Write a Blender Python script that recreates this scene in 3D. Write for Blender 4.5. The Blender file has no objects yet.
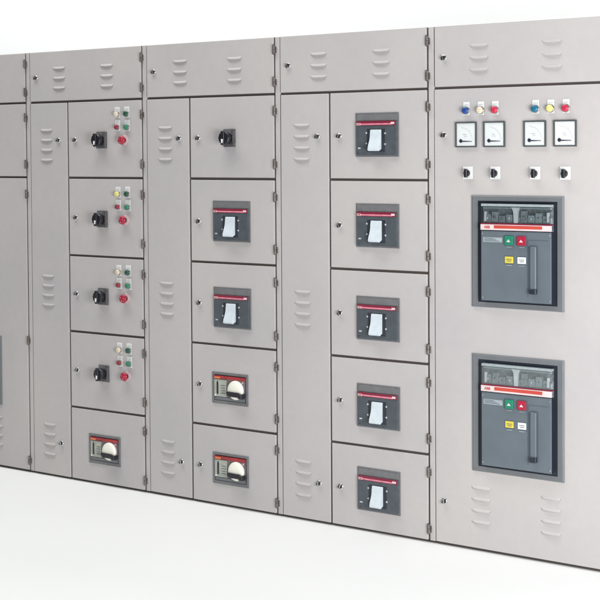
import bpy, bmesh, math, random
from mathutils import Vector, Matrix
random.seed(7)
S = bpy.context.scene
COL = S.collection

# ------------------------------------------------------------------ materials
def new_mat(name):
    m = bpy.data.materials.new(name); m.use_nodes = True
    nt = m.node_tree
    return m, nt, nt.nodes['Principled BSDF']

def mat(name, col, rough=0.5, metal=0.0, var=0.06, vscale=12.0, bump=0.0, bscale=300.0, spec=0.5, emit=None):
    """painted / moulded surface: base colour broken up by noise in object space, roughness variation, fine bump"""
    m, nt, b = new_mat(name)
    N, L = nt.nodes, nt.links
    geo = N.new('ShaderNodeNewGeometry')
    nz = N.new('ShaderNodeTexNoise'); nz.inputs['Scale'].default_value = vscale; nz.inputs['Detail'].default_value = 4
    L.new(geo.outputs['Position'], nz.inputs['Vector'])
    rp = N.new('ShaderNodeValToRGB')
    c = Vector(col)
    lo = [max(0, x * (1 - var)) for x in c]; hi = [min(1, x * (1 + var)) for x in c]
    rp.color_ramp.elements[0].position = 0.3; rp.color_ramp.elements[1].position = 0.7
    rp.color_ramp.elements[0].color = (*lo, 1); rp.color_ramp.elements[1].color = (*hi, 1)
    L.new(nz.outputs['Fac'], rp.inputs['Fac']); L.new(rp.outputs['Color'], b.inputs['Base Color'])
    mr = N.new('ShaderNodeMapRange')
    mr.inputs['To Min'].default_value = max(0.02, rough - 0.06); mr.inputs['To Max'].default_value = min(1, rough + 0.06)
    L.new(nz.outputs['Fac'], mr.inputs['Value']); L.new(mr.outputs['Result'], b.inputs['Roughness'])
    b.inputs['Metallic'].default_value = metal
    b.inputs['Specular IOR Level'].default_value = spec
    if bump:
        n2 = N.new('ShaderNodeTexNoise'); n2.inputs['Scale'].default_value = bscale; n2.inputs['Detail'].default_value = 2
        L.new(geo.outputs['Position'], n2.inputs['Vector'])
        bp = N.new('ShaderNodeBump'); bp.inputs['Strength'].default_value = bump; bp.inputs['Distance'].default_value = 0.001
        L.new(n2.outputs['Fac'], bp.inputs['Height']); L.new(bp.outputs['Normal'], b.inputs['Normal'])
    if emit:
        b.inputs['Emission Color'].default_value = (*emit[0], 1); b.inputs['Emission Strength'].default_value = emit[1]
    return m

def paint_mat():
    """powder-coated sheet steel: warm grey, slow warm/cool drift, faint handling marks, orange-peel bump"""
    m, nt, b = new_mat('powder_coat')
    N, L = nt.nodes, nt.links
    geo = N.new('ShaderNodeNewGeometry')
    n1 = N.new('ShaderNodeTexNoise'); n1.inputs['Scale'].default_value = 1.7; n1.inputs['Detail'].default_value = 3
    L.new(geo.outputs['Position'], n1.inputs['Vector'])
    r1 = N.new('ShaderNodeValToRGB')
    e = r1.color_ramp.elements
    e[0].position = 0.32; e[0].color = (0.440, 0.422, 0.431, 1)
    e[1].position = 0.68; e[1].color = (0.484, 0.461, 0.452, 1)
    L.new(n1.outputs['Fac'], r1.inputs['Fac'])
    n2 = N.new('ShaderNodeTexNoise'); n2.inputs['Scale'].default_value = 26; n2.inputs['Detail'].default_value = 5; n2.inputs['Roughness'].default_value = 0.65
    L.new(geo.outputs['Position'], n2.inputs['Vector'])
    mr = N.new('ShaderNodeMapRange'); mr.inputs['From Min'].default_value = 0.3; mr.inputs['From Max'].default_value = 0.7
    mr.inputs['To Min'].default_value = 0.975; mr.inputs['To Max'].default_value = 1.02
    L.new(n2.outputs['Fac'], mr.inputs['Value'])
    mx = N.new('ShaderNodeVectorMath'); mx.operation = 'SCALE'
    L.new(r1.outputs['Color'], mx.inputs[0]); L.new(mr.outputs['Result'], mx.inputs['Scale'])
    L.new(mx.outputs['Vector'], b.inputs['Base Color'])
    rr = N.new('ShaderNodeMapRange'); rr.inputs['To Min'].default_value = 0.42; rr.inputs['To Max'].default_value = 0.60
    L.new(n2.outputs['Fac'], rr.inputs['Value']); L.new(rr.outputs['Result'], b.inputs['Roughness'])
    b.inputs['Specular IOR Level'].default_value = 0.35
    # long-wave sheet waviness + orange peel
    n3 = N.new('ShaderNodeTexNoise'); n3.inputs['Scale'].default_value = 5; n3.inputs['Detail'].default_value = 1
    L.new(geo.outputs['Position'], n3.inputs['Vector'])
    b1 = N.new('ShaderNodeBump'); b1.inputs['Strength'].default_value = 0.35; b1.inputs['Distance'].default_value = 0.006
    L.new(n3.outputs['Fac'], b1.inputs['Height'])
    n4 = N.new('ShaderNodeTexNoise'); n4.inputs['Scale'].default_value = 420; n4.inputs['Detail'].default_value = 1
    L.new(geo.outputs['Position'], n4.inputs['Vector'])
    b2 = N.new('ShaderNodeBump'); b2.inputs['Strength'].default_value = 0.09; b2.inputs['Distance'].default_value = 0.0006
    L.new(n4.outputs['Fac'], b2.inputs['Height']); L.new(b1.outputs['Normal'], b2.inputs['Normal'])
    L.new(b2.outputs['Normal'], b.inputs['Normal'])
    return m

def clear_mat(wav=0.25, tint=(0.90, 0.93, 0.94, 1), rmax=0.7, rmin=0.16, ro=0.16):
    m, nt, b = new_mat('clear_cover')
    N, L = nt.nodes, nt.links
    out = N['Material Output']
    tr = N.new('ShaderNodeBsdfTransparent'); tr.inputs['Color'].default_value = tint
    gl = N.new('ShaderNodeBsdfGlossy'); gl.inputs['Roughness'].default_value = ro
    lw = N.new('ShaderNodeLayerWeight'); lw.inputs['Blend'].default_value = 0.5
    pw = N.new('ShaderNodeMath'); pw.operation = 'POWER'; pw.inputs[1].default_value = 3.5
    mr = N.new('ShaderNodeMapRange'); mr.inputs['To Min'].default_value = rmin; mr.inputs['To Max'].default_value = rmax
    L.new(lw.outputs['Facing'], pw.inputs[0]); L.new(pw.outputs[0], mr.inputs['Value'])
    nz = N.new('ShaderNodeTexNoise'); nz.inputs['Scale'].default_value = 14
    geo = N.new('ShaderNodeNewGeometry'); L.new(geo.outputs['Position'], nz.inputs['Vector'])
    bp = N.new('ShaderNodeBump'); bp.inputs['Strength'].default_value = wav; bp.inputs['Distance'].default_value = 0.004
    L.new(nz.outputs['Fac'], bp.inputs['Height'])
    if wav: L.new(bp.outputs['Normal'], gl.inputs['Normal'])
    ms = N.new('ShaderNodeMixShader')
    L.new(mr.outputs['Result'], ms.inputs['Fac']); L.new(tr.outputs[0], ms.inputs[1]); L.new(gl.outputs[0], ms.inputs[2])
    L.new(ms.outputs[0], out.inputs['Surface'])
    return m

M = dict(
    paint=paint_mat(),
    gasket_slot_shade=mat('rubber_and_slot_shade', (0.075, 0.060, 0.055), 0.8),  # rubber in the door gaps, also the painted dark of louvre openings
    plinth=mat('plinth_dark', (0.06, 0.05, 0.045), 0.7),  # dark base strip set back under the doors
    steel=mat('zinc_hinge', (0.15, 0.130, 0.122), 0.5, 0.45, var=0.3, vscale=60),
    chrome=mat('chrome_lock', (0.72, 0.72, 0.72), 0.22, 0.95, var=0.1, vscale=60),
    black=mat('black_plastic', (0.012, 0.012, 0.018), 0.38, var=0.3, vscale=80, bump=0.2),
    dial=mat('switch_plate', (0.085, 0.085, 0.09), 0.45, var=0.3, vscale=90, bump=0.3, bscale=500),
    mark=mat('white_mark', (0.78, 0.79, 0.80), 0.5),
    bezel=mat('breaker_bezel', (0.150, 0.152, 0.160), 0.5, var=0.1, vscale=40, bump=0.15),
    face=mat('breaker_face', (0.066, 0.079, 0.092), 0.45, var=0.12, vscale=40, bump=0.15),
    well=mat('breaker_well', (0.020, 0.026, 0.034), 0.5),
    screw=mat('screw_head', (0.45, 0.49, 0.53), 0.4, var=0.2, vscale=90),
    redl=mat('red_lens', (0.50, 0.030, 0.070), 0.25),
    toggle=mat('toggle_handle', (0.58, 0.65, 0.70), 0.4, var=0.05, vscale=60),
    dred=mat('dark_red_band', (0.20, 0.012, 0.035), 0.4),
    rband=mat('deep_red_band', (0.34, 0.030, 0.035), 0.4, var=0.25, vscale=18),
    red=mat('red_band', (0.50, 0.065, 0.045), 0.4),
    pink=mat('pink_strip', (0.66, 0.22, 0.30), 0.4, var=0.15, vscale=50),
    offw=mat('off_white_print', (0.68, 0.57, 0.585), 0.45),
    orange=mat('orange_band', (0.66, 0.20, 0.075), 0.4),
    lgrey=mat('pale_mechanism_panel', (0.36, 0.38, 0.33), 0.5, var=0.12, vscale=60, bump=0.1),
    mauve=mat('mauve_mechanism', (0.17, 0.13, 0.15), 0.5, var=0.2, vscale=60),
    cream=mat('cream_dial', (0.84, 0.83, 0.74), 0.42, var=0.03),
    frame=mat('acb_frame', (0.145, 0.157, 0.169), 0.42, var=0.06, bump=0.1),
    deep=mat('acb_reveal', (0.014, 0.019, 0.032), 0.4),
    acb=mat('acb_face', (0.112, 0.138, 0.161), 0.40, var=0.07, vscale=10, bump=0.12),
    acbd=mat('acb_groove', (0.070, 0.095, 0.125), 0.5),
    acbl=mat('acb_label', (0.30, 0.35, 0.37), 0.5, var=0.15, vscale=120),
    comp=mat('terminal_block', (0.25, 0.28, 0.295), 0.4, var=0.35, vscale=70),
    compd=mat('terminal_dark', (0.15, 0.17, 0.18), 0.4, var=0.5, vscale=70),
    silver=mat('silver_glare', (0.84, 0.86, 0.88), 0.3, 0.15, var=0.08, vscale=40),  # made bright to stand in for the sheen in the breaker window
    green=mat('green_button', (0.012, 0.20, 0.12), 0.35),
    dgreen=mat('dark_green_button', (0.02, 0.085, 0.055), 0.32, var=0.3, vscale=90),
    mgreen=mat('green_cap', (0.04, 0.20, 0.12), 0.32, var=0.2, vscale=90),
    redb=mat('red_button', (0.36, 0.014, 0.040), 0.33, var=0.15, vscale=90),
    dredb=mat('dark_red_button', (0.26, 0.03, 0.045), 0.33, var=0.2, vscale=90),
    yel=mat('yellow_button', (0.62, 0.52, 0.06), 0.4),
    yell=mat('yellow_lens', (0.72, 0.66, 0.24), 0.25),
    whl=mat('clear_white_lens', (0.66, 0.58, 0.44), 0.22),
    blu=mat('blue_lens', (0.02, 0.065, 0.25), 0.25),
    teal=mat('teal_lens', (0.015, 0.14, 0.24), 0.25),
    collar=mat('grey_collar', (0.30, 0.29, 0.29), 0.3, 0.6),
    legend=mat('legend_plate', (0.70, 0.72, 0.715), 0.45, var=0.03),
    rose=mat('rose_legend', (0.50, 0.36, 0.37), 0.5, var=0.08, vscale=60),
    mface=mat('meter_face', (0.84, 0.86, 0.87), 0.35, var=0.02),
    mbez=mat('meter_bezel', (0.065, 0.075, 0.08), 0.4),
    mprint=mat('meter_print', (0.45, 0.47, 0.50), 0.6),
    mneedle=mat('meter_needle', (0.015, 0.018, 0.04), 0.5),
    clear=clear_mat(),
    glass=clear_mat(0.0, (0.98, 0.985, 0.985, 1), 0.35, 0.04, 0.08),
    floor=mat('white_studio_floor', (0.875, 0.893, 0.890), 0.5, var=0.012, vscale=0.8, spec=0.25),
    sweep=mat('white_backdrop', (0.88, 0.885, 0.88), 0.9, var=0.006, vscale=0.8, spec=0.1),
)

# ------------------------------------------------------------------ mesh builder
class MB:
    def __init__(s): s.bm = bmesh.new(); s.mats = []
    def _mi(s, m):
        if m not in s.mats: s.mats.append(m)
        return s.mats.index(m)
    def _set(s, faces, m, smooth=False):
        i = s._mi(m)
        for f in faces:
            if f.is_valid: f.material_index = i; f.smooth = smooth
    def box(s, x0, x1, y0, y1, z0, z1, m, bev=0.0, seg=2):
        bm = bmesh.new()
        bmesh.ops.create_cube(bm, size=1)
        for v in bm.verts:
            v.co = Vector(((x0 + x1) / 2 + v.co.x * (x1 - x0), (y0 + y1) / 2 + v.co.y * (y1 - y0), (z0 + z1) / 2 + v.co.z * (z1 - z0)))
        if bev: bmesh.ops.bevel(bm, geom=list(bm.edges), offset=bev, segments=seg, profile=0.5, affect='EDGES')
        s.merge(bm, m)
        return s
    def merge(s, bm, m, smooth=False, mtx=None):
        if mtx is not None: bmesh.ops.transform(bm, matrix=mtx, verts=bm.verts)
        bmesh.ops.recalc_face_normals(bm, faces=bm.faces)
        i = s._mi(m); mp = {}
        for v in bm.verts: mp[v] = s.bm.verts.new(v.co)
        for f in bm.faces:
            g = s.bm.faces.new([mp[v] for v in f.verts]); g.material_index = i; g.smooth = smooth
        bm.free()
    def lathe(s, cx, cz, prof, m, n=32, smooth=True, sx=1.0):
        """prof: list of (radius, y) ; axis along Y through (cx, cz)"""
        bm = bmesh.new(); rings = []
        for r, y in prof:
            if r < 1e-6: rings.append([bm.verts.new((cx, y, cz))])
            else: rings.append([bm.verts.new((cx + r * sx * math.cos(2 * math.pi * k / n), y, cz + r * math.sin(2 * math.pi * k / n))) for k in range(n)])
        for a, b in zip(rings, rings[1:]):
            for k in range(n):
                k2 = (k + 1) % n
                if len(a) == 1 and len(b) == 1: continue
                if len(a) == 1: bm.faces.new((a[0], b[k], b[k2]))
                elif len(b) == 1: bm.faces.new((a[k], b[0], a[k2]))
                else: bm.faces.new((a[k], b[k], b[k2], a[k2]))
        if len(rings[0]) > 1: bm.faces.new(rings[0])
        if len(rings[-1]) > 1: bm.faces.new(rings[-1])
        s.merge(bm, m, smooth)
        return s
    def vcyl(s, cx, cy, r, z0, z1, m, n=20):
        bm = bmesh.new()
        bmesh.ops.create_cone(bm, cap_ends=True, segments=n, radius1=r, radius2=r, depth=z1 - z0, matrix=Matrix.Translation((cx, cy, (z0 + z1) / 2)))
        s.merge(bm, m, False)
        return s
    def prism(s, pts, y0, y1, m, bev=0.0):
        """pts in the x,z plane, extruded between y0 and y1"""
        bm = bmesh.new()
        a = [bm.verts.new((x, y0, z)) for x, z in pts]; b = [bm.verts.new((x, y1, z)) for x, z in pts]
        bm.faces.new(a); bm.faces.new(b[::-1]); n = len(pts)
        for k in range(n): bm.faces.new((a[k], b[k], b[(k + 1) % n], a[(k + 1) % n]))
        if bev: bmesh.ops.bevel(bm, geom=list(bm.edges), offset=bev, segments=2, profile=0.5, affect='EDGES')
        s.merge(bm, m)
        return s
    def xprism(s, pts, x0, x1, m, bev=0.0):
        """pts in the y,z plane, extruded along x"""
        bm = bmesh.new()
        a = [bm.verts.new((x0, y, z)) for y, z in pts]; b = [bm.verts.new((x1, y, z)) for y, z in pts]
        bm.faces.new(a); bm.faces.new(b[::-1]); n = len(pts)
        for k in range(n): bm.faces.new((a[k], b[k], b[(k + 1) % n], a[(k + 1) % n]))
        if bev: bmesh.ops.bevel(bm, geom=list(bm.edges), offset=bev, segments=2, profile=0.5, affect='EDGES')
        s.merge(bm, m)
        return s
    def louvre(s, xc, zc, w=0.090, h=0.0130, d=0.0078):
        """pressed-out hood, underside coloured dark as the shaded opening"""
        bm = bmesh.new(); nu, nv = 18, 6; g = []
        for i in range(nu + 1):
            u = -1 + 2 * i / nu; e = max(0.0, 1 - abs(u) ** 3.2) ** 0.6; row = []
            for j in range(nv + 1):
                t = j / nv
                row.append(bm.verts.new((xc + u * w / 2, 0.0006 - (d * e) * math.sin(t * math.pi / 2) ** 1.15, zc + h / 2 - t * h * (0.45 + 0.55 * e))))
            g.append(row)
        for i in range(nu):
            for j in range(nv): bm.faces.new((g[i][j], g[i + 1][j], g[i + 1][j + 1], g[i][j + 1]))
        lip = [r[-1] for r in g]
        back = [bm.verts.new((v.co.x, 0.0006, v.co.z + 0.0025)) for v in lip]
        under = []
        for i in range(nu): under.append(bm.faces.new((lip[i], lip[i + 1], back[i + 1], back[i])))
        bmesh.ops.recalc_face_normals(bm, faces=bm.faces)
        i0 = s._mi(M['paint']); i1 = s._mi(M['gasket_slot_shade']); mp = {}  # dark underside faces stand in for the shade inside the slot
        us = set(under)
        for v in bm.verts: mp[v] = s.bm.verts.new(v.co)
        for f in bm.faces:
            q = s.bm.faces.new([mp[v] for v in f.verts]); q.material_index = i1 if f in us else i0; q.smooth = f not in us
        bm.free()
    def mesh(s, name):
        me = bpy.data.meshes.new(name); s.bm.to_mesh(me); s.bm.free()
        for m in s.mats: me.materials.append(m)
        return me

CACHE = {}
def part(name, key, build, parent, loc=(0, 0, 0), label=None):
    """one mesh object under its parent; repeats share the mesh data"""
    if key not in CACHE:
        mb = MB(); build(mb); CACHE[key] = mb.mesh(name)
    o = bpy.data.objects.new(name, CACHE[key]); COL.objects.link(o)
    o.parent = parent; o.location = loc
    if label: o['label'] = label
    return o

def text_part(name, body, size, m, parent, loc, depth=0.0004):
    key = ('text', body, size, m.name)
    if key not in CACHE:
        cu = bpy.data.curves.new('lettering', 'FONT'); cu.body = body; cu.size = size; cu.extrude = depth; cu.offset = size * 0.02
        cu.align_x = 'CENTER'; cu.align_y = 'CENTER'
        t = bpy.data.objects.new('tmp', cu); COL.objects.link(t)
        bpy.context.view_layer.update()
        me = bpy.data.meshes.new_from_object(t.evaluated_get(bpy.context.evaluated_depsgraph_get()))
        me.transform(Matrix.Rotation(math.radians(90), 4, 'X'))
        me.name = 'lettering'; me.materials.clear(); me.materials.append(m)
        bpy.data.objects.remove(t); bpy.data.curves.remove(cu)
        CACHE[key] = me
    o = bpy.data.objects.new(name, CACHE[key]); COL.objects.link(o); o.parent = parent; o.location = loc
    return o

# ------------------------------------------------------------------ cabinet shell
W, H, DEPTH = 0.8095, 2.2, 0.75
DL, DR = 0.0048, 0.7740        # door field, left and right
SPLIT = 0.273                  # gap between narrow cable-way door and feeder doors
ROWS = [1.9396, 1.5514, 1.156, 0.767, 0.3795, 0.0125]
G = 0.0055                     # half a gap

def shell(mb, gaps_v, rows):
    e = 0.0008
    # carcass behind the doors
    mb.box(e, W - e, 0.022, DEPTH, 0.020, H - 0.002, M['paint'], 0.002)
    # roof cap, left and right stiles (front faces just behind the door faces)
    mb.box(e, W - e, 0.0212, DEPTH, H - 0.0018, H + 0.0002, M['paint'], 0.0005)
    mb.box(DR + 0.0095, W - e, 0.0025, 0.0225, 0.011, H - 0.0015, M['paint'], 0.0015)
    # sealing rubber that shows in the gaps
    mb.box(DR + 0.0004, DR + 0.0093, 0.0085, 0.0222, 0.012, H - 0.003, M['gasket_slot_shade'])
    mb.box(e, DL + 0.003, 0.0188, 0.0222, 0.012, H - 0.003, M['paint'])
    for x, z0, z1 in gaps_v: mb.box(x - G + 0.0003, x + G - 0.0003, 0.0075, 0.0221, z0, z1, M['gasket_slot_shade'])
    for x0, x1, z in rows: mb.box(x0, x1, 0.0090, 0.0220, z - G + 0.0003, z + G - 0.0003, M['gasket_slot_shade'])
    # recessed plinth
    mb.box(0.002, W - 0.002, 0.016, DEPTH - 0.01, 0.0, 0.0195, M['plinth'])

def door_mesh(w, h, louvres):
    def b(mb):
        mb.box(0, w, 0, 0.0185, 0, h, M['paint'], 0.0022, 3)
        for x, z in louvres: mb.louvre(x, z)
    return b

def lock_mesh(mb):
    mb.lathe(0, 0, [(0.0135, 0.0), (0.0135, -0.0030), (0.0122, -0.0048), (0.0098, -0.0052)], M['chrome'], 24)
    mb.lathe(0, 0, [(0.0100, -0.0040), (0.0088, -0.0090), (0.0078, -0.0104), (0.0040, -0.0106), (0.0036, -0.0075), (0, -0.0075)], M['black'], 20)
    mb.box(-0.0018, 0.0018, -0.0135, -0.0070, -0.0080, 0.0090, M['chrome'], 0.0008)
    mb.box(-0.0085, -0.0020, -0.0125, -0.0070, -0.0085, 0.0040, M['black'], 0.001)

def hinge_mesh(mb):
    mb.box(-0.0065, 0.0000, -0.0035, 0.0045, -0.015, 0.015, M['steel'], 0.001)
    mb.box(0.0050, 0.0150, -0.0022, 0.0030, -0.0165, 0.012, M['steel'], 0.0008)
    mb.vcyl(0.0035, -0.0045, 0.0062, -0.021, -0.0012, M['steel'])
    mb.vcyl(0.0035, -0.0045, 0.0060, 0.0006, 0.020, M['steel'])
    mb.vcyl(0.0035, -0.0045, 0.0030, -0.024, 0.0225, M['black'])

def door(cab, name, x0, x1, z0, z1, louvres=(), lock=None, hinges=(), label=None):
    w, h = x1 - x0, z1 - z0
    lv = tuple((round(x - x0, 4), round(z - z0, 4)) for x, z in louvres)
    d = part(name, (name, round(w, 4), round(h, 4), lv), door_mesh(w, h, lv), cab, (x0 + random.uniform(-0.0006, 0.0006), 0, z0 + random.uniform(-0.0007, 0.0007)), label)
    d.rotation_euler = (random.uniform(-0.0006, 0.0006), random.uniform(-0.0007, 0.0007), random.uniform(-0.0012, 0.0))   # hung by hand: never quite true
    if lock:
        o = part('lock', 'lock', lock_mesh, d, (lock[0] - x0, 0, lock[1] - z0)); o.rotation_euler.y = random.uniform(-0.5, 0.5)
    for z in hinges: part('hinge', 'hinge', hinge_mesh, d, (w + 0.0035, 0, z - z0))
    return d

def lv_rows(cols, zs): return [(x, z) for x in cols for z in zs]
TOP_L = lv_rows((0.216, 0.547), (2.113, 2.062, 2.012))
NAR_Z = ((1.797, 1.746, 1.695, 1.644), (1.044, 0.994, 0.944, 0.895), (0.272, 0.221, 0.170, 0.119))

def top_panel(cab):
    door(cab, 'top_panel', DL, DR, ROWS[0] + G, H - 0.0025, TOP_L, (0.050, 2.066), (2.142, 1.995))

# ------------------------------------------------------------------ devices
def mccb(cab, x0, zc):
    """flush moulded-case breaker with a big toggle; origin = lower left of the bezel"""
    w, h = 0.222, 0.192
    def body(mb):
        t = 0.007
        mb.box(0, w, -0.0040, 0.004, 0, h, M['bezel'], 0.0015)
        mb.box(t, w - t, -0.0120, -0.0035, t, h - 0.036, M['face'], 0.0020)
        mb.box(t, w - t, -0.0075, -0.0036, h - 0.0345, h - 0.006, M['bezel'], 0.0010)
        # slots left and right of the toggle well
        mb.box(0.064, 0.158, -0.0128, -0.0115, 0.022, 0.122, M['well'], 0.0003, 1)
        # small screw heads and marks
        for x, z in ((0.062, 0.104), (0.158, 0.102), (0.062, 0.058), (0.158, 0.055)):
            mb.lathe(x, z, [(0.0042, -0.0122), (0.0042, -0.0132), (0.0030, -0.0138), (0, -0.0138)], M['screw'], 14)
        mb.box(0.018, 0.032, -0.0126, -0.0118, 0.035, 0.041, M['screw'])
        mb.lathe(0.020, 0.016, [(0.003, -0.012), (0.003, -0.0126), (0, -0.0126)], M['well'], 10)
    b = part('circuit_breaker', 'mccb', body, cab, (x0, 0, zc - h / 2))
    def stripe(mb):
        mb.box(0.010, w - 0.010, -0.0136, -0.0040, h - 0.0555, h - 0.0365, M['dred'], 0.0006)
        mb.box(0.030, w - 0.030, -0.0141, -0.0130, h - 0.0530, h - 0.0465, M['pink'])
        mb.box(0.012, 0.032, -0.0143, -0.0131, h - 0.0540, h - 0.0445, M['offw'])
        mb.box(w - 0.034, w - 0.016, -0.0143, -0.0131, h - 0.0510, h - 0.0420, M['offw'])
    st = part('name_strip', 'mccb_strip', stripe, b)
    text_part('lettering', 'ABB', 0.0085, M['red'], b, (0.022, -0.0145, h - 0.0492))
    def tog(mb):
        mb.xprism([(-0.0125, 0.118), (-0.0150, 0.1185), (-0.0175, 0.114), (-0.0185, 0.100), (-0.0195, 0.086), (-0.0225, 0.074), (-0.0285, 0.060), (-0.0360, 0.044), (-0.0400, 0.033), (-0.0385, 0.0275), (-0.0320, 0.0250), (-0.0125, 0.034)], 0.084, 0.140, M['toggle'], 0.0018)
    part('handle', 'mccb_toggle', tog, b)
    return b

def rotary_breaker(cab, x0, zc):
    """small moulded-case breaker seen through its cut-out with a cream rotary drive"""
    w, h = 0.213, 0.149
    def body(mb):
        t = 0.012
        # cut-out frame from four bars round a sunken face
        mb.box(0, w, -0.005, 0.004, h - t, h, M['bezel'], 0.0014)
        mb.box(0, w, -0.005, 0.004, 0, t * 1.3, M['bezel'], 0.0014)
        mb.box(0, t * 0.9, -0.0052, 0.004, t * 1.25, h - t * 0.95, M['bezel'], 0.0014)
        mb.box(w - t, w, -0.0052, 0.004, t * 1.25, h - t * 0.95, M['bezel'], 0.0014)
        mb.box(t * 0.8, w - t * 0.9, -0.0012, 0.003, t, h - t * 0.9, M['well'])
        mb.box(0.014, 0.088, -0.0085, -0.0010, 0.034, 0.116, M['lgrey'], 0.0016)
        mb.box(0.016, 0.196, -0.0060, -0.0010, 0.018, 0.0325, M['frame'], 0.0012)
        mb.box(0.090, 0.196, -0.0070, -0.0010, 0.034, 0.122, M['mauve'], 0.0014)
        mb.box(0.030, 0.040, -0.0100, -0.0080, 0.046, 0.098, M['black'], 0.001)
        mb.prism([(0.030, 0.098), (0.040, 0.098), (0.035, 0.110)], -0.0100, -0.0080, M['black'])
        mb.lathe(0.021, 0.040, [(0.004, -0.0085), (0.004, -0.0098), (0, -0.0098)], M['mark'], 12)
        for k in range(4): mb.box(0.056, 0.080, -0.0090, -0.0084, 0.050 + 0.012 * k, 0.054 + 0.012 * k, M['bezel'])
        mb.lathe(0.183, 0.110, [(0.0065, -0.007), (0.0065, -0.0085), (0, -0.0088)], M['rose'], 14)
    b = part('circuit_breaker', 'rotary_breaker', body, cab, (x0, 0, zc - h / 2))
    def stripe(mb):
        mb.box(0.013, 0.198, -0.0105, -0.0010, 0.1190, 0.1330, M['rband'], 0.0008)
        mb.box(0.018, 0.052, -0.0112, -0.0100, 0.1195, 0.1280, M['orange'])
    part('name_strip', 'rotary_strip', stripe, b)
    def dialm(mb):
        cx, cz = 0.147, 0.073
        mb.lathe(cx, cz, [(0.0450, -0.0060), (0.0450, -0.0150), (0.0425, -0.0205), (0.0380, -0.0235), (0.0200, -0.0255), (0, -0.0260)], M['cream'], 48)
    part('dial', 'rotary_dial', dialm, b)
    def lever(mb):
        mb.prism([(0.108, 0.062), (0.114, 0.050), (0.130, 0.044), (0.196, 0.044), (0.198, 0.058), (0.176, 0.066), (0.112, 0.067)], -0.0380, -0.0240, M['black'], 0.0025)
        mb.box(0.178, 0.200, -0.0395, -0.0065, 0.0380, 0.0600, M['black'], 0.0040, 3)
    part('handle', 'rotary_lever', lever, b)
    return b

def isolator(cab, xr, zc):
    """door-mounted rotary isolator, xr = right edge of its plate"""
    s = 0.070
    def base(mb):
        mb.box(-s, 0, -0.0045, 0.0, -0.042, 0.042, M['dial'], 0.002)
        mb.box(-s + 0.004, -0.014, -0.0056, -0.0040, -0.024, 0.038, M['bezel'], 0.0004, 1)
        mb.box(-0.0125, -0.0015, -0.0130, -0.0040, -0.0400, 0.0405, M['dial'], 0.002)
        mb.box(-s + 0.003, -0.0135, -0.0110, -0.0040, -0.0405, -0.0250, M['dial'], 0.002)
        for k in range(6): mb.box(-0.0095, -0.0045, -0.0134, -0.0126, -0.032 + 0.012 * k, -0.028 + 0.012 * k, M['bezel'])
    b = part('rotary_switch', 'isolator_base', base, cab, (xr, 0, zc))
    def knob(mb):
        cx = -s / 2 - 0.004
        mb.lathe(cx, 0, [(0.0250, -0.0045), (0.0250, -0.0240), (0.0315, -0.0260), (0.0320, -0.0420), (0.0290, -0.0455), (0, -0.0460)], M['black'], 10, smooth=False)
        mb.box(cx - 0.0095, cx + 0.0095, -0.0540, -0.0440, -0.0330, 0.0330, M['black'], 0.0035, 3)
    part('knob', 'isolator_knob', knob, b)
    def hilite(mb):
        cx = -s / 2 - 0.004
        mb.prism([(cx - 0.005, -0.022), (cx + 0.003, -0.024), (cx + 0.006, -0.006), (cx - 0.005, -0.004)], -0.0546, -0.0538, M['mark'])  # white patch painted as the highlight on the black knob
    part('knob_highlight', 'isolator_highlight', hilite, b)
    return b

def button(cab, x, z, cap, name='push_button', proud=0.010, r=0.0135, legend='legend', lw=0.033):
    def base(mb):
        mb.box(-lw / 2, lw / 2, -0.0022, 0.0, -0.019, 0.036, M[legend], 0.0012)
        mb.box(-lw * 0.36, lw * 0.36, -0.0026, -0.0020, 0.022, 0.0245, M['mprint'])
        mb.lathe(0, 0, [(r + 0.0028, -0.0020), (r + 0.0028, -0.0055), (r + 0.001, -0.0075), (r - 0.001, -0.0075)], M['collar'], 28)
    b = part(name, ('btn', r, legend, lw), base, cab, (x, 0, z))
    def capm(mb):
        mb.lathe(0, 0, [(r, -0.0060), (r, -0.0065 - proud * 0.7), (r * 0.86, -0.0065 - proud), (r * 0.4, -0.0070 - proud * 1.05), (0, -0.0070 - proud * 1.06)], M[cap], 28)
    part('lens' if name == 'indicator_lamp' else 'cap', ('cap', cap, r, proud), capm, b)
    return b

def estop(cab, x, z):
    def base(mb):
        mb.lathe(0, 0, [(0.0280, 0.0), (0.0280, -0.0018), (0, -0.0018)], M['rose'], 36)
        mb.lathe(0, 0, [(0.0135, -0.0018), (0.0135, -0.0160), (0, -0.0160)], M['black'], 24)
    b = part('stop_button', 'estop_base', base, cab, (x, 0, z))
    def cap(mb):
        mb.lathe(0, 0, [(0.0150, -0.0140), (0.0205, -0.0165), (0.0210, -0.0225), (0.0185, -0.0275), (0.0110, -0.0300), (0, -0.0306)], M['redb'], 32)
        for k in range(3):
            a = k * 2.094 + 0.4
            mb.box(math.cos(a) * 0.010 - 0.0014, math.cos(a) * 0.010 + 0.0014, -0.0306, -0.0290, math.sin(a) * 0.010 - 0.003, math.sin(a) * 0.010 + 0.003, M['rose'], 0.0004, 1)
    part('cap', 'estop_cap', cap, b)
    return b

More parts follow.
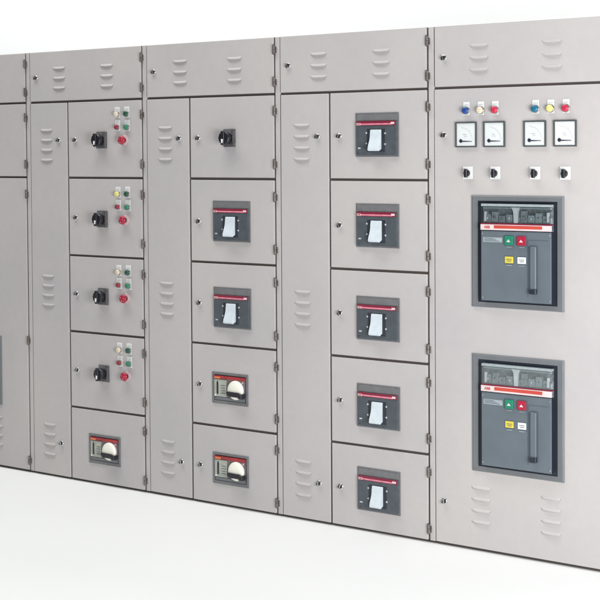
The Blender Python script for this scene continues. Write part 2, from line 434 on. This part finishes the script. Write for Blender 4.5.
def meter(cab, x0, variant):
    w, h = 0.100, 0.106
    def body(mb):
        t = 0.0062
        mb.box(0, w, -0.0075, 0, h - t, h, M['mbez'], 0.0012)
        mb.box(0, w, -0.0075, 0, 0, t, M['mbez'], 0.0012)
        mb.box(0, t, -0.0074, 0, t * 0.9, h - t * 0.9, M['mbez'], 0.0012)
        mb.box(w - t, w, -0.0074, 0, t * 0.9, h - t * 0.9, M['mbez'], 0.0012)
        mb.box(t * 0.8, w - t * 0.8, -0.0042, 0, t * 0.8, h - t * 0.8, M['mface'])
    b = part('panel_meter', 'meter_body', body, cab, (x0, 0, 1.6895))
    def scale(mb):
        # printed arc with ticks, faint lettering bars
        cx, cz, R = 0.028, 0.030, 0.052
        for k in range(11):
            a = math.radians(4 + 86 * k / 10)
            r2 = R + (0.0055 if k % 5 == 0 else 0.003)
            d = Vector((math.cos(a), math.sin(a))); n = Vector((-d.y, d.x)) * 0.0005
            p = [Vector((cx, cz)) + d * R + n, Vector((cx, cz)) + d * r2 + n, Vector((cx, cz)) + d * r2 - n, Vector((cx, cz)) + d * R - n]
            mb.prism([(q.x, q.y) for q in p], -0.0046, -0.0043, M['mprint'])
        N = 16
        for k in range(N):
            a0 = math.radians(4 + 86 * k / N); a1 = math.radians(4 + 86 * (k + 1) / N)
            mb.prism([(cx + R * math.cos(a0), cz + R * math.sin(a0)), (cx + R * math.cos(a1), cz + R * math.sin(a1)),
                      (cx + (R - 0.0008) * math.cos(a1), cz + (R - 0.0008) * math.sin(a1)), (cx + (R - 0.0008) * math.cos(a0), cz + (R - 0.0008) * math.sin(a0))], -0.00455, -0.0043, M['mprint'])
        mb.box(0.034 + 0.006 * variant, 0.052, -0.0046, -0.0043, 0.052, 0.0545, M['mprint'])
        mb.box(0.040, 0.054 + 0.004 * variant, -0.0046, -0.0043, 0.045, 0.0468, M['mprint'])
    part('scale', ('meter_scale', variant), scale, b)
    def needle(mb):
        mb.lathe(0.026, 0.0265, [(0.0075, -0.0043), (0.0075, -0.0060), (0.0050, -0.0068), (0, -0.0068)], M['mneedle'], 18)
        mb.prism([(0.026, 0.0225), (0.078, 0.0238), (0.078, 0.0258), (0.026, 0.0280)], -0.0056, -0.0047, M['mneedle'])
        mb.prism([(0.026, 0.0262), (0.034, 0.0262), (0.0225, 0.0370)], -0.0056, -0.0047, M['mneedle'])
    part('needle', 'meter_needle', needle, b)
    def glass(mb): mb.box(0.0058, w - 0.0058, -0.0072, -0.0069, 0.0058, h - 0.0058, M['glass'])
    part('glass', 'meter_glass', glass, b)
    return b

def selector(cab, x0):
    w, h = 0.046, 0.052
    def base(mb):
        mb.box(0, w, -0.0035, 0, 0, h, M['legend'], 0.0016)
        mb.lathe(w / 2, h / 2 - 0.002, [(0.0165, -0.0035), (0.0165, -0.0050), (0, -0.0050)], M['mprint'], 24)
        mb.lathe(w / 2, h / 2 - 0.002, [(0.0155, -0.0048), (0.0155, -0.0056), (0, -0.0056)], M['legend'], 24)
    b = part('selector_switch', 'selector_base', base, cab, (x0, 0, 1.5580))
    def knob(mb):
        cx, cz = w / 2, h / 2 - 0.002
        mb.lathe(cx, cz, [(0.0145, -0.0055), (0.0138, -0.0150), (0.0120, -0.0165), (0, -0.0165)], M['black'], 24)
        mb.box(cx - 0.0070, cx + 0.0070, -0.0250, -0.0110, cz - 0.0180, cz + 0.0180, M['black'], 0.0030, 3)
    k = part('knob', 'selector_knob', knob, b)
    k.rotation_euler.y = 0
    return b

def air_breaker(cab, x0, x1, z0, z1):
    """draw-out air circuit breaker looking through a framed cut-out"""
    w, h = x1 - x0, z1 - z0
    fx0, fx1, fz0, fz1 = 0.055, w - 0.046, 0.032 * h / 0.466, h - 0.034 * h / 0.466
    fw, fh = fx1 - fx0, fz1 - fz0
    t = 0.028; yf = -0.026
    Z = lambda f: fz0 + f * fh          # fraction up the breaker face
    def frame(mb):
        # mitred cover frame, sloping inwards
        for a, b_, c, d in (((0, 0), (w, 0), (w - t, t * .8), (t, t * .8)), ((w, 0), (w, h), (w - t, h - t * .8), (w - t, t * .8)),
                            ((w, h), (0, h), (t, h - t * .8), (w - t, h - t * .8)), ((0, h), (0, 0), (t, t * .8), (t, h - t * .8))):
            bm = bmesh.new()
            o1, o2 = Vector((a[0], 0, a[1])), Vector((b_[0], 0, b_[1])); i1, i2 = Vector((c[0], 0, c[1])), Vector((d[0], 0, d[1]))
            m1, m2 = o1.lerp(i2, 0.22), o2.lerp(i1, 0.22)
            lay = []
            for p1, p2, y in ((o1, o2, 0.001), (o1.lerp(i2, .03), o2.lerp(i1, .03), -0.0050), (m1, m2, -0.0075), (i2, i1, -0.0062), (i2, i1, 0.001)):
                lay.append((bm.verts.new((p1.x, y, p1.z)), bm.verts.new((p2.x, y, p2.z))))
            for (p, q), (r, s_) in zip(lay, lay[1:]): bm.faces.new((p, q, s_, r))
            bmesh.ops.recalc_face_normals(bm, faces=bm.faces)
            i = mb._mi(M['frame']); mp = {v: mb.bm.verts.new(v.co) for v in bm.verts}
            for f in bm.faces: mb.bm.faces.new([mp[v] for v in f.verts]).material_index = i
            bm.free()
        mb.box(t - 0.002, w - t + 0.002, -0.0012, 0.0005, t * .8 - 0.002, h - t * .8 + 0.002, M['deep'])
    key = (round(w, 3), round(h, 3))
    b = part('air_circuit_breaker', ('acb_frame', key), frame, cab, (x0, 0, z0))
    def face(mb):
        # body below the window, made as a shell of slabs so the clear window has depth
        mb.box(fx0, fx1, yf, yf + 0.0060, fz0, Z(0.722), M['acb'], 0.0022)
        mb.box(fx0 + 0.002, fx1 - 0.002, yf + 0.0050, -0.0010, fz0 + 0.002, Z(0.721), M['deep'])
        mb.box(fx0 + 0.001, fx1 - 0.001, yf + 0.0185, -0.0012, Z(0.725), fz1, M['compd'])
        mb.box(fx0, fx1, yf, -0.0014, fz1 - 0.010, fz1, M['acbl'], 0.001)
        # recessed panel outline and label ground
        mb.box(fx0 + 0.212, fx0 + 0.216, yf - 0.0006, yf + 0.001, Z(0.06), Z(0.64), M['acbd'])
        mb.box(fx0 + 0.216, fx1 - 0.012, yf - 0.0006, yf + 0.001, Z(0.635), Z(0.642), M['acbd'])
        for x in (fx0 + 0.006, fx1 - 0.006):
            for z in (Z(0.03), Z(0.69)):
                mb.lathe(x, z, [(0.0030, yf + 0.001), (0.0030, yf - 0.0012), (0, yf - 0.0012)], M['comp'], 10)
    part('front_face', ('acb_face', key), face, b)
    def inner(mb):
        y1 = yf + 0.019; top = fz1 - 0.013; bot = Z(0.805)
        mb.box(fx0 + 0.004, fx1 - 0.004, y1 - 0.006, y1, bot, bot + (top - bot) * 0.35, M['comp'], 0.001)
        n = 9; step = (fw - 0.02) / n
        r = random.Random(3)
        for k in range(n):
            xa = fx0 + 0.010 + k * step
            if k == 4: continue
            hh = r.uniform(0.45, 0.85)
            mb.box(xa + 0.002, xa + step - 0.003, y1 - r.uniform(0.006, 0.012), y1, bot + 0.004, bot + (top - bot) * hh, M['comp' if r.random() < 0.65 else 'acbl'], 0.0012)
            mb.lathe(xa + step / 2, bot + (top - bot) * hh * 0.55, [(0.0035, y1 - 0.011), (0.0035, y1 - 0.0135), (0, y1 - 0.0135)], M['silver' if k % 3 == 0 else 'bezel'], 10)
        # added pale piece, standing in for the vertical glare down the middle
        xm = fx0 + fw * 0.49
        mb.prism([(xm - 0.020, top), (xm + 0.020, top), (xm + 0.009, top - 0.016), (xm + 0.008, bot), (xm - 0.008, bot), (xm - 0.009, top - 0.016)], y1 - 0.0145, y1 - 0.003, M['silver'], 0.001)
        mb.box(fx0 + 0.006, fx1 - 0.006, y1 - 0.012, y1, top - 0.007, top, M['acbl'], 0.001)
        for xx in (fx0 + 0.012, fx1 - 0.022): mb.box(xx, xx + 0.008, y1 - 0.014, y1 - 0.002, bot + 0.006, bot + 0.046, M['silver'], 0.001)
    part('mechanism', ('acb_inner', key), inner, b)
    def cover(mb): mb.box(fx0 + 0.001, fx1 - 0.001, yf - 0.0005, yf + 0.0010, Z(0.803), fz1 - 0.0105, M['clear'])
    part('clear_cover', ('acb_cover', key), cover, b)
    def strip(mb):
        mb.box(fx0 - 0.001, fx1 + 0.001, yf - 0.0030, yf + 0.0060, Z(0.730), Z(0.788), M['offw'], 0.0010)
        mb.box(fx0 - 0.0005, fx1 + 0.0005, yf - 0.0020, -0.0018, Z(0.7885), Z(0.800), M['dred'], 0.0005)
        mb.box(fx0 + 0.062, fx1 - 0.038, yf - 0.0040, yf - 0.0025, Z(0.748), Z(0.781), M['red'], 0.0005)
        mb.box(fx0 + 0.006, fx0 + 0.052, yf - 0.0036, yf - 0.0025, Z(0.737), Z(0.780), M['offw'], 0.0004)
    part('name_strip', ('acb_strip', key), strip, b)
    text_part('lettering', 'ABB', 0.0150, M['red'], b, (fx0 + 0.030, yf - 0.0041, Z(0.7595)))
    def lab(mb):
        mb.box(fx0 + 0.010, fx0 + 0.098, yf - 0.0012, yf + 0.001, Z(0.605), Z(0.655), M['acbl'], 0.0005)
        for k in range(3): mb.box(fx0 + 0.016, fx0 + 0.084 - 0.012 * k, yf - 0.0016, yf - 0.0010, Z(0.616 + 0.013 * k), Z(0.621 + 0.013 * k), M['acbd'])
    part('label_plate', ('acb_label', key), lab, b)
    for cx, fz, m, sw, sh, nm in ((0.130, 0.628, 'green', 0.038, 0.038, 'push_button'), (0.187, 0.628, 'redb', 0.040, 0.038, 'push_button')):
        def bt(mb, m=m, sw=sw, sh=sh):
            mb.box(-sw / 2 - .003, sw / 2 + .003, yf - 0.0012, yf + 0.001, -sh / 2 - .003, sh / 2 + .003, M['acbd'], 0.0004)
            mb.box(-sw / 2, sw / 2, yf - 0.0075, yf, -sh / 2, sh / 2, M[m], 0.0025)
            mb.prism([(-0.009, -0.006), (0.009, -0.006), (0.004, 0.000), (0.0, 0.005), (-0.004, 0.000)], yf - 0.0082, yf - 0.0074, M['offw'])
            mb.box(-0.012, 0.012, yf - 0.0012, yf, -sh / 2 - 0.009, -sh / 2 - 0.0065, M['acbl'])
        part(nm, ('acb_btn', m), bt, b, (fx0 + cx, 0, Z(fz)), 'green square button' if m == 'green' else 'red square button')
    for cx, fz, m in ((0.130, 0.430, 'yel'), (0.187, 0.428, 'legend')):
        def fl(mb, m=m):
            mb.box(-0.0215, 0.0215, yf - 0.0010, yf + 0.001, -0.017, 0.017, M['acbd'], 0.0004)
            mb.box(-0.0190, 0.0190, yf - 0.0030, yf, -0.0135, 0.0135, M[m], 0.0010)
            mb.box(-0.012, 0.012, yf - 0.0034, yf - 0.0028, 0.001, 0.0035, M['acbd']); mb.box(-0.008, 0.010, yf - 0.0034, yf - 0.0028, -0.006, -0.0035, M['acbd'])
            mb.box(-0.013, 0.013, yf - 0.0012, yf, -0.024, -0.0215, M['acbl'])
        part('status_flag', ('acb_flag', m), fl, b, (fx0 + cx, 0, Z(fz)), 'yellow status flag' if m == 'yel' else 'white status flag')
    def lev(mb):
        xa, xb = fx0 + 0.226, fx0 + 0.256
        mb.box(xa - 0.004, xb + 0.004, yf - 0.0010, yf + 0.001, Z(0.09), Z(0.585), M['acbd'], 0.0005)
        mb.box(xa + 0.002, xb - 0.002, yf - 0.0120, yf, Z(0.14), Z(0.575), M['acb'], 0.0035, 3)
        mb.box(xa, xb, yf - 0.0170, yf, Z(0.092), Z(0.150), M['deep'], 0.0040, 3)
    part('charging_lever', ('acb_lever', key), lev, b)
    return b

# ------------------------------------------------------------------ the cabinets
def cabinet(x, label):
    o = bpy.data.objects.new('switchgear_cabinet', None); COL.objects.link(o)
    o.empty_display_size = 0.1; o.location = (x, 0, 0)
    o['label'] = label; o['category'] = 'electrical cabinet'; o['group'] = 'switchgear cabinets standing side by side'
    return o

SEAM = [-2.3965 + W * k for k in range(5)]
HG = {0: (1.863, 1.620), 1: (1.470, 1.229), 2: (1.078, 0.832), 3: (0.689, 0.449), 4: (0.306, 0.062)}
LOCKZ = (1.743, 1.349, 0.960, 0.571, 0.184)

def feeder_cabinet(x, label, widgets):
    c = cabinet(x, label)
    rows = [(DL, DR, ROWS[0])] + [(SPLIT + G, DR, z) for z in ROWS[1:5]]
    part('frame', 'feeder_shell', lambda mb: shell(mb, [(SPLIT, 0.012, ROWS[0])], rows), c)
    top_panel(c)
    lv = [(0.120, z) for g in NAR_Z for z in g]
    nd = door(c, 'door', DL, SPLIT - G, ROWS[5], ROWS[0] - G, lv, (0.208, 1.743), ())
    part('lock', 'lock', lock_mesh, nd, (0.208 - DL, 0, 0.182 - ROWS[5]))
    for r in range(5):
        z1 = ROWS[r] - G; z0 = ROWS[r + 1] + (G if r < 4 else 0)
        wd = widgets[r]
        door(c, 'door', SPLIT + G, DR, z0, z1, (), None if wd == 'rot_nolock' else (0.326, LOCKZ[r]), HG[r])
        if wd == 'mccb': mccb(c, 0.416, (1.7475, 1.352, 0.9455, 0.560, 0.1905)[r])
        elif wd in ('rot', 'rot_nolock'): rotary_breaker(c, 0.404, (0, 0, 0, 0.5635, 0.1815)[r])
        elif wd == 'iso': isolator(c, 0.5535, (1.742, 0, 0, 0, 0)[r])
        elif wd == 'starter':
            zb = (1.5514, 1.156, 0.767, 0.3795)[r]
            isolator(c, 0.5470, zb + 0.189)
            button(c, 0.6170, zb + 0.316, 'yell' if r == 1 else 'whl', 'indicator_lamp')
            button(c, 0.6810, zb + 0.317, 'dgreen')
            button(c, 0.6190, zb + 0.252, 'dredb', r=0.0120)
            button(c, 0.6830, zb + 0.251, 'mgreen')
            estop(c, 0.6620, zb + 0.187)
    return c

# far left: plain cabinet, only its right-hand third is in the photograph
c1 = cabinet(SEAM[0], 'grey cabinet at the far left, cut off by the photo edge, wide plain doors')
part('frame', 'plain_shell', lambda mb: shell(mb, [], [(DL, DR, ROWS[0]), (DL, DR, ROWS[1])]), c1)
top_panel(c1)
door(c1, 'door', DL, DR, ROWS[1] + G, ROWS[0] - G, (), (0.050, 1.743), HG[0])
door(c1, 'door', DL, DR, ROWS[5], ROWS[1] - G, lv_rows((0.225, 0.535), (0.272, 0.223, 0.174, 0.125)), (0.050, 0.184), (1.463, 0.697, 0.065))
air_breaker(c1, 0.182, 0.577, 0.338, 0.706)

feeder_cabinet(SEAM[1], 'grey cabinet with black isolator knobs, coloured push buttons and red stop buttons on four doors', ['starter'] * 4 + ['rot_nolock'])
feeder_cabinet(SEAM[2], 'grey cabinet with one black rotary knob above two toggle breakers and two cream dial breakers', ['iso', 'mccb', 'mccb', 'rot', 'rot'])
feeder_cabinet(SEAM[3], 'grey cabinet with five white toggle breakers stacked in its five small doors', ['mccb'] * 5)

c5 = cabinet(SEAM[4], 'light grey cabinet with four meters, coloured lamps and two large framed breakers on one door')
part('frame', 'incomer_shell', lambda mb: shell(mb, [], [(DL, DR, ROWS[0])]), c5)
top_panel(c5)
lk = door(c5, 'door', DL, DR, ROWS[5], ROWS[0] - G, lv_rows((0.222, 0.541), (0.269, 0.221, 0.173, 0.125)), (0.050, 1.741), (1.80, 1.30, 0.70, 0.10))
part('lock', 'lock', lock_mesh, lk, (0.048 - DL, 0, 0.190 - ROWS[5]))
for x, m in zip((0.158, 0.226, 0.293, 0.476, 0.543, 0.610), ('blu', 'whl', 'redl', 'teal', 'yell', 'redl')):
    button(c5, x, 1.843, m, 'indicator_lamp', proud=0.012, r=0.0145, lw=0.030)
for k, x in enumerate((0.108, 0.240, 0.424, 0.557)): meter(c5, x, k % 2)
for x in (0.141, 0.269, 0.450, 0.583): selector(c5, x)
air_breaker(c5, 0.184, 0.602, 1.026, 1.491)
air_breaker(c5, 0.184, 0.602, 0.339, 0.832)

# ------------------------------------------------------------------ setting: white studio floor running up into a backdrop
def sweep():
    bm = bmesh.new(); prof = [(-14, 0)]
    y0, R = 2.6, 1.2
    prof.append((y0, 0))
    for k in range(1, 13):
        a = math.pi / 2 * k / 12; prof.append((y0 + R * math.sin(a), R - R * math.cos(a)))
    prof.append((y0 + R, 7.5))
    rows = [[bm.verts.new((x, y, z)) for y, z in prof] for x in (-16, 14)]
    nf = 0
    for j in range(len(prof) - 1):
        f = bm.faces.new((rows[0][j], rows[1][j], rows[1][j + 1], rows[0][j + 1])); f.smooth = True
        f.material_index = 0 if j == 0 else 1
    bmesh.ops.recalc_face_normals(bm, faces=bm.faces)
    return bm
bm = sweep()
for nm, keep in (('floor', 0), ('backdrop', 1)):
    b2 = bm.copy()
    bmesh.ops.delete(b2, geom=[f for f in b2.faces if f.material_index != keep], context='FACES')
    for f in b2.faces: f.material_index = 0
    me = bpy.data.meshes.new(nm); b2.to_mesh(me); b2.free()
    me.materials.append(M['floor' if keep == 0 else 'sweep'])
    o = bpy.data.objects.new(nm, me); COL.objects.link(o); o['kind'] = 'structure'
bm.free()

# ------------------------------------------------------------------ light
w = bpy.data.worlds.new('World'); S.world = w; w.use_nodes = True
bg = w.node_tree.nodes['Background']; bg.inputs['Color'].default_value = (0.97, 0.985, 1.0, 1); bg.inputs['Strength'].default_value = 0.09

def area(name, loc, target, size, power, col=(1, 1, 1), sy=None):
    l = bpy.data.lights.new(name, 'AREA'); l.shape = 'RECTANGLE'; l.size = size; l.size_y = sy or size; l.energy = power; l.color = col
    o = bpy.data.objects.new(name, l); COL.objects.link(o); o.location = loc
    o.rotation_euler = (Vector(target) - Vector(loc)).to_track_quat('-Z', 'Y').to_euler()
    return o
area('softbox_overhead', (-2.0, -1.9, 7.0), (-2.0, -1.5, 0), 7.0, 430, (1, 0.995, 0.98), 1.8)
area('softbox_right', (4.5, -2.6, 1.10), (0.5, 0.0, 1.35), 2.0, 245, (1.0, 0.995, 0.99), 1.5)
area('backdrop_lamp', (-5.2, 1.6, 4.8), (-5.2, 3.8, 1.7), 9.0, 145, (0.97, 0.99, 1), 1.0)

# ------------------------------------------------------------------ camera (solved from the row heights and cabinet pitch)
cam = bpy.data.cameras.new('camera'); co = bpy.data.objects.new('camera', cam); COL.objects.link(co); S.camera = co
cx, cy, cz, yaw, pitch, roll, px, py = 3.9665, -5.3139, 1.67623, 0.623689, -0.0304126, -0.00654394, 0.084, -104.238
f = Vector((-math.sin(yaw) * math.cos(pitch), math.cos(yaw) * math.cos(pitch), math.sin(pitch)))
r = Vector((math.cos(yaw), math.sin(yaw), 0)); u = r.cross(f)
r2 = r * math.cos(roll) + u * math.sin(roll); u2 = -r * math.sin(roll) + u * math.cos(roll)
mw = Matrix((( r2.x, u2.x, -f.x, cx), (r2.y, u2.y, -f.y, cy), (r2.z, u2.z, -f.z, cz), (0, 0, 0, 1)))
co.matrix_world = mw
cam.sensor_fit = 'HORIZONTAL'; cam.sensor_width = 36; cam.lens = 36 * 1450 / 600
cam.shift_x = -px / 600; cam.shift_y = py / 600
cam.clip_start = 0.05; cam.clip_end = 200

S.view_settings.view_transform = 'Standard'; S.view_settings.look = 'None'; S.view_settings.exposure = 0
S.render.engine = 'CYCLES'
S.cycles.max_bounces = 8; S.cycles.transparent_max_bounces = 8
